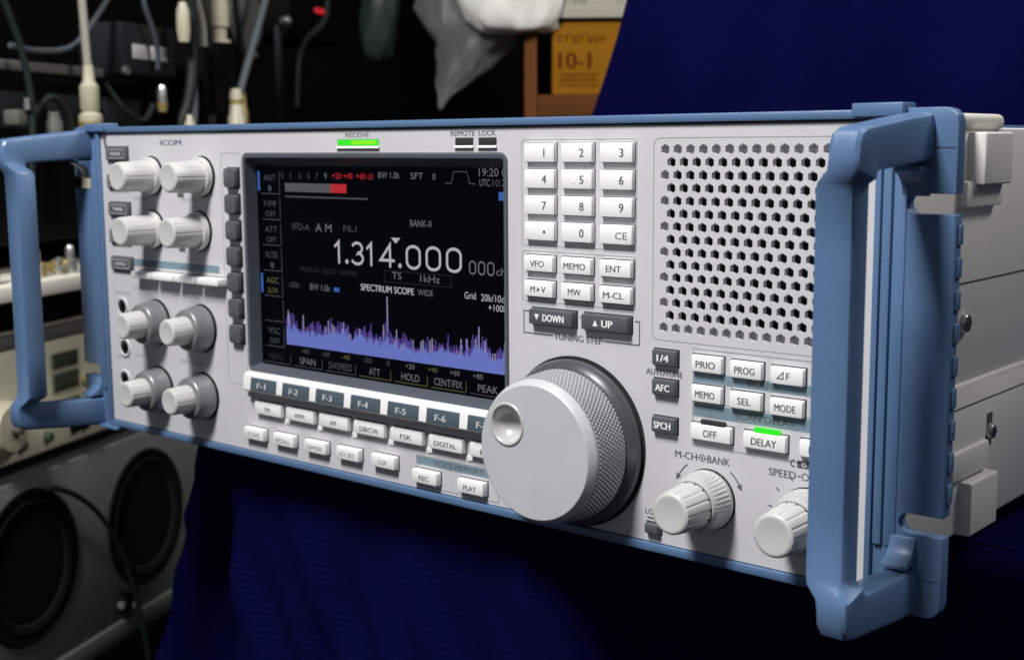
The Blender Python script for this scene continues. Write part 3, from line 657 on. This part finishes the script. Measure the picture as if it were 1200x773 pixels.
M['coaxw'] = mat('pale_cable_jacket', (.36, .34, .29), .5); M['coaxg'] = mat('slate_cable_jacket', (.07, .085, .10), .5); M['coaxk'] = mat('dark_green_cable_jacket', (.012, .019, .017), .5, spec=.25); M['greydk'] = mat('charcoal_case', (.014, .018, .019), .55, spec=.15, var=.2)
M['labelp'] = mat('paper_label', (.50, .49, .50), .6, var=.05); M['card'] = mat('orange_cardboard', (.25, .105, .006), .8, spec=.08, var=.12, vscale=40, bump=.2); M['cardink'] = mat('red_brown_ink', (.11, .022, .004), .85, spec=.05)
M['wood'] = mat('brown_wood', (.11, .040, .012), .8, spec=.1, var=.25, vscale=30, stretch=(1, 1, .15)); M['boxw'] = mat('grey_beige_carton', (.42, .39, .33), .7, var=.05); M['boxink'] = mat('grey_ink', (.12, .12, .11), .7)
M['bagw'] = mat('white_plastic_sack', (.80, .80, .76), .4, bump=.3, bscale=60); M['bagg'] = mat('clear_polythene', (.26, .27, .265), .35, bump=.7, bscale=110, alpha=.3, spec=.5)
M['polyg'] = mat('dark_green_polythene', (.012, .022, .02), .35, bump=.6, bscale=90)
# local frame of the wall of equipment: s along it, n out from it, z up
AW = Vector((-.4125, .911, 0)); NW = Vector((.911, .4125, 0)); P0 = Vector((-119.1, 15.3, 0))
MW = Matrix(((AW.x, -NW.x, 0, P0.x), (AW.y, -NW.y, 0, P0.y), (0, 0, 1, 0), (0, 0, 0, 1)))   # local x = s, local y = into the wall
def W(g): return g.xf(MW)
def bgobj(name, g, label, cat, group=None, ang=38):
    return tag(part(name, W(g), None, ang=ang), label, cat, group)
g = G(); g.box(-300, 700, -700, 700, -140.5, -140, 'floor'); tag(part('floor', g), kind='structure')
g = G(); g.box(-60, 420, 42, 44, -140, 160, 'wall'); tag(part('wall', W(g)), kind='structure')
g = G(); g.box(-520, 500, 330, 332, -140, 160, 'wall'); tag(part('wall', g), kind='structure')

# speaker cabinet
sp = empty('speaker_cabinet', MW @ Vector((20, 12, -80))); tag(sp, 'grey speckled loudspeaker cabinet with two dark cones, below the beige instrument', 'loudspeaker')
g = G(); g.box(-22, 60, 0, 30, -76.5, -46.2, 'cab', .4); g.box(-22.2, 60.2, -.7, .6, -78.2, -75.0, 'cabtrim', .3); part('cabinet', W(g), sp)
for s_, z, r in ((3.5, -59.2, 11.4), (34.2, -60.2, 11.3)):
    g = G(); g.lathe(s_, z, [(-.1, r), (-.4, r-.15), (-.45, r-.8), (-.2, r-1.4), (-.55, r-2.0), (-.2, r-2.8), (2.2, r*.55), (4.5, r*.3)], 'surround', 64)
    d = part('driver', W(g), sp)
    g = G(); g.lathe(s_, z, [(-.35, r-2.8), (1.0, r*.52), (1.6, r*.36)], 'cone', 48, caps=False); part('cone', W(g), d)
    g = G(); g.lathe(s_, z, [(1.7, r*.36), (.9, r*.3), (.3, r*.17), (.15, .1)], 'conecap', 32); part('dust_cap', W(g), d)
g = G(); g.lathe(25.6, -72.0, [(-.1, 1.7), (-1.4, 1.6), (-1.5, 1.3)], 'black', 24); g.box(23.6, 24.8, -1.7, -.5, -72.6, -71.4, 'nickel', .3); g.lathe(27.4, -73.0, [(-.1, .7), (-1.6, .6)], 'nickel', 16)
part('terminal', W(g), sp)
# cable in front of the cabinet
pts = [(12+.0*i, -1.5, 0) for i in range(2)]
pts = []
for i in range(25):
    t = i/24; pts.append((6+22*t+3*math.sin(2.5*t), -2.0-1.0*math.sin(3.1*t), -48-8*t-27*t*t))
bgobj('cable', G().tube(pts, .42, 'coaxk', 8), 'thin dark cable hanging across the front of the loudspeaker cabinet', 'cable')
# beige instrument on it
ins = empty('bench_instrument', MW @ Vector((8, 10, -44))); tag(ins, 'beige bench instrument with olive display windows and white dial, seen through left handle', 'instrument')
g = G(); g.box(-25, 46, 0, 30, -43.6, -26.0, 'beige', .6, 3); g.box(-25.2, 46.2, -.5, 2, -27.3, -25.6, 'cabtrim', .3); part('case', W(g), ins)
for z0, z1 in ((-31.9, -29.6), (-35.3, -32.5), (-38.6, -36.6)):
    g = G(); g.box(11.2, 17.4, -.25, .4, z0, z1, 'olive', .15); g.frame(11.0, 17.6, z0-.1, z1+.1, .2, .25, -.27, 'ivory'); part('display_window', W(g), ins)
g = G(); g.lathe(-1.2, -37.8, [(0, 4.0), (-1.6, 3.8), (-2.4, 3.2), (-2.5, 1.0)], 'ivory', 40); g.lathe(-1.2, -37.8, [(-2.45, .9), (-3.6, .8), (-3.8, .5)], 'cabtrim', 24); part('dial_knob', W(g), ins)
for s_, z in ((19.0, -34.6), (19.8, -36.5)):
    g = G(); g.lathe(s_, z, [(0, .75), (-1.0, .65), (-1.2, .4)], 'brass', 20); part('terminal', W(g), ins)
for s_, m_ in ((9, 'olive'), (15.5, 'black'), (18, 'black'), (3, 'cabtrim')):
    g = G(); g.lathe(s_, -41.3, [(0, .8), (-.9, .7), (-1.0, .5)], m_, 20); part('push_button', W(g), ins)
# shelf with clutter
g = G(); g.box(-25, 52, -3, 28, -20.4, -18.2, 'shelfw', .3); bgobj('shelf_board', g, 'cream shelf board carrying small metal connectors, behind the left handle', 'shelf')
g = G(); g.box(-25, 52, 4, 30, -24.9, -20.45, 'black', .2); bgobj('under_shelf_dark_block', g, 'long low black block filling the dark gap just under the cream shelf board', 'equipment')  # solid black stands in for the shade under the shelf
def plug(s_, n_, z, r, h, m1, m2, lab, lay=False):
    g = G()
    if lay:
        g.lathe(n_, z+r, [(s_-h/2, r*.7), (s_-h*.1, r*.7), (s_-h*.1, r), (s_+h*.4, r), (s_+h/2, r*.5)], m1, 20, ax='x')
    else:
        g.lathe(s_, n_, [(z, r), (z+h*.45, r), (z+h*.5, r*.72), (z+h*.9, r*.7), (z+h, r*.4)], m1, 20, ax='z'); g.lathe(s_, n_, [(z+h*.1, r*1.08), (z+h*.3, r*1.08)], m2, 6, ax='z')
    return bgobj('connector', g, lab, 'connector', 'loose connectors on the shelf board')
plug(9.6, .5, -18.2, .85, 4.3, 'ivory', 'brass', 'tall ivory connector standing on shelf board nearest the handle grip')
plug(12.2, 2, -18.2, 1.0, 2.4, 'brass', 'nickel', 'brass connector lying on shelf board next to the tall ivory connector', True)
plug(14.2, .0, -18.2, .8, 2.6, 'nickel', 'brass', 'short nickel connector standing mid shelf board')
plug(16.0, 1.5, -18.2, 1.1, 3.4, 'brass', 'nickel', 'fat brass connector lying on shelf board before the shiny one', True)
plug(17.4, .2, -18.2, .95, 4.2, 'nickel', 'nickel', 'shiny nickel connector standing at right end of shelf clutter')
plug(-.4, .8, -18.2, 1.3, 6.5, 'ivory', 'nickel', 'large ivory connector standing on shelf board left of the left handle')
# cables and plugs at the top left
g = G(); g.box(-25, 33, 3, 4.2, 11.2, 12.6, 'cabtrim', .2); bgobj('equipment_rail', g, 'thin grey horizontal rail of the dark rack at upper left', 'rail')
g = G(); g.box(-25, 60, 8, 34, -14, 10.6, 'black', .4)
for k in range(5): g.box(-20+15*k, -9+15*k, 7.8, 8.2, 3.0, 8.5, 'greydk', .2)
bgobj('rack_equipment', g, 'large black rack equipment with charcoal panels behind the rail at upper left', 'equipment')
def curve_pts(ctrl, n=26):
    out = []; P = [Vector(c) for c in ctrl]
    P = [P[0]]+P+[P[-1]]
    for k in range(1, len(P)-2):
        for i in range(n):
            t = i/n; p0, p1, p2, p3 = P[k-1:k+3]
            out.append(.5*((2*p1)+(-p0+p2)*t+(2*p0-5*p1+4*p2-p3)*t*t+(-p0+3*p1-3*p2+p3)*t**3))
    out.append(P[-2]); return out
def cable(ctrl, r, m_, lab, n=14): return bgobj('cable', G().tube(curve_pts(ctrl, n), r, m_, 10), lab, 'cable', None)
cx_ = empty('coax_cable', MW @ Vector((24, 0, 2))); tag(cx_, 'pale coaxial cable with ivory plug rising behind top left corner of the radio', 'cable')
part('jacket', W(G().tube(curve_pts([(22.9, 0, 40), (23.4, 0, 24), (24.0, 0, 14), (24.2, 0, 9)]), .62, 'coaxw')), cx_)
g = G(); g.lathe(24.2, 0, [(-6, 1.75), (5.0, 1.75), (5.3, 1.5), (5.6, 1.15), (6.0, 1.45), (9.4, 1.45), (9.8, 1.1), (10.3, .9), (12.5, .75), (12.6, .6)], 'ivory', 28, ax='z'); g.lathe(24.2, 0, [(3.2, 1.82), (4.2, 1.82)], 'brass', 28, ax='z'); part('plug', W(g), cx_)
cable([(37, 2, 27), (31, 2, 21), (24, 2.2, 15.5), (16, 2.4, 14.2), (10, 3, 14.6)], .45, 'coaxg', 'thin slate cable curving down left behind the pale coaxial cable')
cb = empty('charcoal_box', MW @ Vector((44, 4, 12))); tag(cb, 'small charcoal box with two white paper labels at upper left', 'box')
g = G(); g.box(35.3, 52, 1, 9, 11.9, 20.0, 'greydk', .3); part('case', W(g), cb)
for a, c in ((38.2, 42.8), (43.6, 48.6)): part('paper_label', W(G().box(a, c, .9, 1.1, 14.4, 16.7, 'labelp', .05)), cb)
part('latch', W(G().lathe(35.4, 12.3, [(.2, .7), (.9, .7)], 'nickel', 16)), cb)
cable([(38.5, -1, 33), (38.8, -1, 24), (41, -1, 19.5), (43.2, -.6, 16), (44, 0, 13)], .42, 'coaxg', 'slate cable drooping in front of the charcoal box labels')
cable([(49, -2, 40), (51.5, -2, 28), (52.3, -2, 18), (50.5, -2, 9), (48.5, -1, 3), (48, 0, -6)], 1.0, 'coaxk', 'thick dark green cable hanging beside the charcoal box')
cable([(52, -1, 36), (55, -1, 27), (57.3, -1, 21.5), (57.6, -1, 17.5)], [.75]*len(curve_pts([(0,0,0)]*4, 14)), 'coaxw', 'short pale cable end hanging right of the thick dark green cable')
cable([(57, 1, 14), (57.5, 1, 8), (56.5, 1, 2), (56, 1, -4)], .6, 'coaxg', 'slate cable running down behind the blue top rim, below the pale cable end')
for k_, (ct, r_, m_, lb) in enumerate((
    ([(3, 1, 34), (6, 1, 22), (9, .5, 14), (10, 0, 6), (9, 0, -4)], .5, 'coaxk', 'dark cable dropping at the far upper left corner'),
    ([(12, 2, 4), (15, .5, 7.5), (19, .5, 5), (21, .5, -1)], .55, 'coaxk', 'dark looped cable low behind the left handle top'),
    ([(30, 1, 10), (33, -.5, 6), (38, -.5, 4.5), (42, 0, 7)], .5, 'coaxk', 'dark cable sagging below the charcoal box'),
    ([(60, 1, 36), (58.5, 0, 27), (60, -.5, 20), (62, 0, 12), (61, 0, 2)], .8, 'coaxk', 'dark cable passing behind the large ivory two stage connector'),
    ([(73, 1, 36), (72, 0, 26), (74, 0, 17), (73.5, 0, 10)], .6, 'coaxk', 'dark cable hanging just right of the rod foot'),
    ([(118, 2, 38), (112, 0, 27), (100, 0, 20), (97, 0, 8)], .7, 'coaxk', 'dark cable drooping below the red lamp'))): cable(ct, r_, m_, lb)
g = G(); g.box(7.5, 10.5, .5, 3, 3.5, 5.6, 'cabtrim', .3); g.lathe(9, 0, [(5.6, .5), (7.2, .45)], 'nickel', 12, ax='z'); bgobj('adapter', g, 'dull grey adapter with a metal tip in the gloom left of the ivory plug', 'adapter')
g = G(); g.lathe(15, 0, [(1.5, 1.2), (4.0, 1.2), (4.4, .9), (5.4, .8)], 'cabtrim', 18, ax='z'); bgobj('connector', g, 'dull grey connector in the gloom beside the ivory plug', 'connector')
g = G(); g.lathe(47.6, -3, [(17.5, .9), (19.5, 1.15), (22.5, 1.1), (24, .6)], 'ivory', 18, ax='z'); bgobj('connector', g, 'small ivory connector hanging against the thick dark green cable', 'connector')
g = G(); g.lathe(48.4, -3, [(1.0, .9), (4.2, .9), (4.8, .6), (5.6, .5)], 'ivory', 18, ax='z'); bgobj('connector', g, 'tiny ivory connector at the foot of the thick dark green cable', 'connector')
g = G(); g.lathe(43.3, -1, [(7.5, .8), (9.6, .75), (10.3, .5)], 'nickel', 16, ax='z'); g.lathe(43.3, -1, [(6, .7), (7.5, .9)], 'brass', 16, ax='z'); bgobj('connector', g, 'nickel topped connector in the dark below the charcoal box', 'connector')
g = G(); g.lathe(65, 0, [(18.6, 2.2), (19.2, 2.2), (19.3, 1.5), (21, 1.55), (21.5, 2.0), (27, 2.05), (27.5, 1.6), (34, 1.6)], 'ivory', 24, ax='z'); bgobj('connector', g, 'large ivory two stage connector at the top, left of the blue grey rod', 'connector')
g = G(); g.box(60.5, 68.5, -1.5, 8, 6, 18.5, 'black', .5); bgobj('adapter_box', g, 'black adapter box under the large ivory two stage connector', 'box')
g = G(); g.lathe(65.2, -3, [(0, 1.6), (5.5, 1.65), (6, 1.3), (9.4, 1.2), (10.5, .9)], 'ivory', 22, ax='z'); g.lathe(65.2, -3, [(7.6, 1.25), (8.6, 1.25)], 'brass', 22, ax='z'); bgobj('connector', g, 'ivory and brass connector standing just left of the rod foot', 'connector')
g = G(); g.lathe(71.6, -1, [(0, 1.0), (6.5, 1.0), (7.5, .7), (10.0, .6)], 'brass', 20, ax='z'); bgobj('connector', g, 'slim brass connector standing just right of the rod foot', 'connector')
g = G(); g.tube([(84.5, -2, 36), (80.2, -2, 27.7), (67.5, -2, 8.5), (65, -2, 3)], .75, 'coaxg', 10); bgobj('slate_rod', g, 'slanted blue grey rod leaning among the connectors behind the radio top', 'rod')
for s_, z, r in ((92, 24.8, .95), (76.8, 17.2, .85)):
    g = G(); g.lathe(s_, z, [(-1.6, .1), (-1.5, r*.6), (-.9, r), (0, r), (.6, r*.7)], 'nickel', 20); bgobj('bright_knob', g, 'small bright metal knob %s' % ('high up on top of the thin dark post' if r > .9 else 'close against the right side of the slanted rod'), 'knob', 'bright metal knobs in the dark')
g = G(); g.box(91.0, 93.0, .8, 2, 2, 24, 'greydk', .3); bgobj('thin_post', g, 'thin dark vertical post in the gloom right of the slanted rod', 'post')
g = G(); g.lathe(83, 24.5, [(4, 6.2), (3.2, 6.0), (3.0, 5.0)], 'cabtrim', 40); bgobj('round_disc', g, 'dim olive grey round disc above the bright knobs', 'disc')
M['cabtrim2'] = M['cabtrim']
g = G(); g.box(107, 111.5, -.4, .4, 27.7, 28.9, 'lamp_red', .5); bgobj('red_lamp', g, 'small glowing red lamp in the dark at the top', 'lamp')
g = G(); g.box(96, 122, .5, 14, 22, 40, 'black', .5); bgobj('dark_equipment', g, 'black equipment case carrying the red lamp', 'equipment')

# ---- things behind the radio, facing the camera
RX = Vector((.762, .648, 0)); FW = Vector((-.648, .762, 0)); CB = Vector((49.97, -74.76, 0))
MB = Matrix(((RX.x, FW.x, 0, CB.x), (RX.y, FW.y, 0, CB.y), (0, 0, 1, 0), (0, 0, 0, 1)))       # local x right, local y away from the camera
def bq(name, g, label, cat, ang=38): return tag(part(name, g.xf(MB), None, ang=ang), label, cat)
sh = empty('wooden_shelf', MB @ Vector((10, 240, 4))); tag(sh, 'brown wooden shelf frame holding the orange carton behind the radio', 'shelf')
part('shelf_post', G().box(2.4, 4.6, 238, 262, -60, 20.2, 'wood', .15).xf(MB), sh)
part('shelf_floor', G().box(4.7, 36, 238, 262, 5.0, 9.0, 'wood', .15).xf(MB), sh)
part('shelf_back', G().box(4.7, 36, 259, 261, 9.1, 21, 'black', .1).xf(MB), sh)
oc = empty('orange_carton', MB @ Vector((15, 246, 9))); tag(oc, 'orange cardboard carton printed in red brown, on the wooden shelf', 'carton')
g = G(); g.box(7.4, 26, 239, 256, 9.05, 21.7, 'card', .15)
g.smudge(12.8, 18.2, 9, 1.3, 238.97, 'cardink', 7); g.text('10-1', 11.4, 13.6, 2.9, 238.97, 'cardink', bold=.03, fit=5.6)
for z in (12.6, 11.4, 10.6): g.ribbon([(8.6, z), (15.6, z)], .22, 238.97, 'cardink')
g.smudge(12, 11.65, 6, .6, 238.97, 'cardink', 9)
part('carton_body', g.xf(MB), oc, smooth=False)
g = G(); g.box(6.8, 34, 238, 257, 22.4, 34, 'boxw', .2); g.smudge(11.2, 24.9, 5.2, 1.0, 237.97, 'boxink', 9); g.smudge(19.5, 24.9, 1.2, 1.0, 237.97, 'boxink', 2); g.smudge(12, 27, 6, 1.0, 237.97, 'boxink', 9)
bq('grey_carton', g, 'grey beige carton with faint print on top of the orange carton', 'carton')
def blob(prof, cx, cy, seed, nx=40, am=.4, fl=.6):
    """crumpled sack: rings (z, rx) round a vertical axis"""
    random.seed(seed); ph = [random.uniform(0, 6.28) for _ in range(8)]; vs = []
    for z, r, ox in prof:
        for i in range(nx):
            t = 2*math.pi*i/nx; w = 1+am*(.10*math.sin(3*t+ph[0]+z*.3)+.08*math.sin(5*t+ph[1]-z*.5)+.06*math.sin(9*t+ph[2]+z*.9)+.05*math.sin(14*t+ph[3]-z*.7))
            vs.append((cx+ox+r*w*math.cos(t), cy+r*fl*w*math.sin(t), z+.3*am*math.sin(4*t+ph[4])))
    fs = [(k*nx+i, k*nx+(i+1) % nx, (k+1)*nx+(i+1) % nx, (k+1)*nx+i) for k in range(len(prof)-1) for i in range(nx)]
    fs += [tuple(range(nx))[::-1], tuple(range((len(prof)-1)*nx, len(prof)*nx))]; return vs, fs
g = G(); g.add(*blob([(20.0, 4.8, .9), (20.2, 6.4, .9), (20.9, 7.4, .8), (22.5, 8.2, .4), (25, 8.9, .1), (28, 9.4, -.2), (33, 9.6, -.4), (40, 9.2, -.4)], -.2, 239, 3, 64, .55), 'bagw')
bq('white_sack', g, 'bright white plastic sack bulging over the shelf post', 'sack', 60)
g = G(); g.add(*blob([(7.0, .3, -4.8), (9.3, 1.1, -4.0), (11.5, 2.7, -2.6), (14, 4.6, -1.0), (17, 6.4, .6), (19.5, 7.6, 1.7), (22, 7.2, 0), (25, 6.4, -1.3), (30, 6.0, -2.2), (37, 6.0, -2.6)], -8.2, 243, 11, 64, 1.1, .5), 'bagg')
bq('polythene_bag', g, 'crumpled translucent polythene bag hanging to the left of the white sack', 'bag', 70)
g = G(); g.add(*blob([(16.5, 1.2, 0), (18, 2.6, 0), (21, 3.5, .2), (25, 3.7, .5), (30, 3.6, .8), (36, 3.0, 1)], -26.0, 262, 5, 48, .9, .5), 'polyg')
bq('green_bag', g, 'dark green glossy bag in the gloom near the red lamp', 'bag', 70)

# ================================================================== CAMERA, LIGHT, WORLD
cam = bpy.data.cameras.new('camera'); co = bpy.data.objects.new('camera', cam); COL.objects.link(co); SC.camera = co
R = ((0.76195292, 0.64759842, -0.00663554), (0.08615501, -0.11151261, -0.99002134), (-0.6418762, 0.75377797, -0.1407612))
cm = Matrix(((R[0][0], -R[1][0], -R[2][0], 49.97352*S), (R[0][1], -R[1][1], -R[2][1], -74.76389*S), (R[0][2], -R[1][2], -R[2][2], .47931*S), (0, 0, 0, 1)))
co.matrix_world = cm
cam.sensor_width = 36; cam.lens = 36*1537.231/1200; cam.clip_start = .01; cam.clip_end = 50
cam.dof.use_dof = True; cam.dof.focus_distance = 92*S; cam.dof.aperture_fstop = 18
def area(name, loc, target, sx, sy, energy, col=(1, 1, 1)):
    l = bpy.data.lights.new(name, 'AREA'); l.shape = 'RECTANGLE'; l.size = sx*S; l.size_y = sy*S; l.energy = energy; l.color = col
    o = bpy.data.objects.new(name, l); COL.objects.link(o); o.location = Vector(loc)*S
    d = (Vector(target)-Vector(loc)); o.rotation_euler = d.to_track_quat('-Z', 'Y').to_euler(); return o
area('ceiling_lamp', (-16, -128, 170), (-18, 0, -12), 45, 60, 21.5, (1, .985, .96))
area('added_fill_light', (130, 140, 180), (-90, 30, -30), 90, 60, 10.5, (1, .97, .93))  # unseen fill light, added to brighten the equipment wall and the cover side
w = bpy.data.worlds.new('World'); SC.world = w; w.use_nodes = True
w.node_tree.nodes['Background'].inputs[0].default_value = (.85, .9, 1, 1); w.node_tree.nodes['Background'].inputs[1].default_value = .13
SC.view_settings.view_transform = 'Standard'; SC.view_settings.look = 'None'; SC.view_settings.exposure = 0; SC.view_settings.gamma = 1
SC.cycles.max_bounces = 8; SC.cycles.transparent_max_bounces = 8
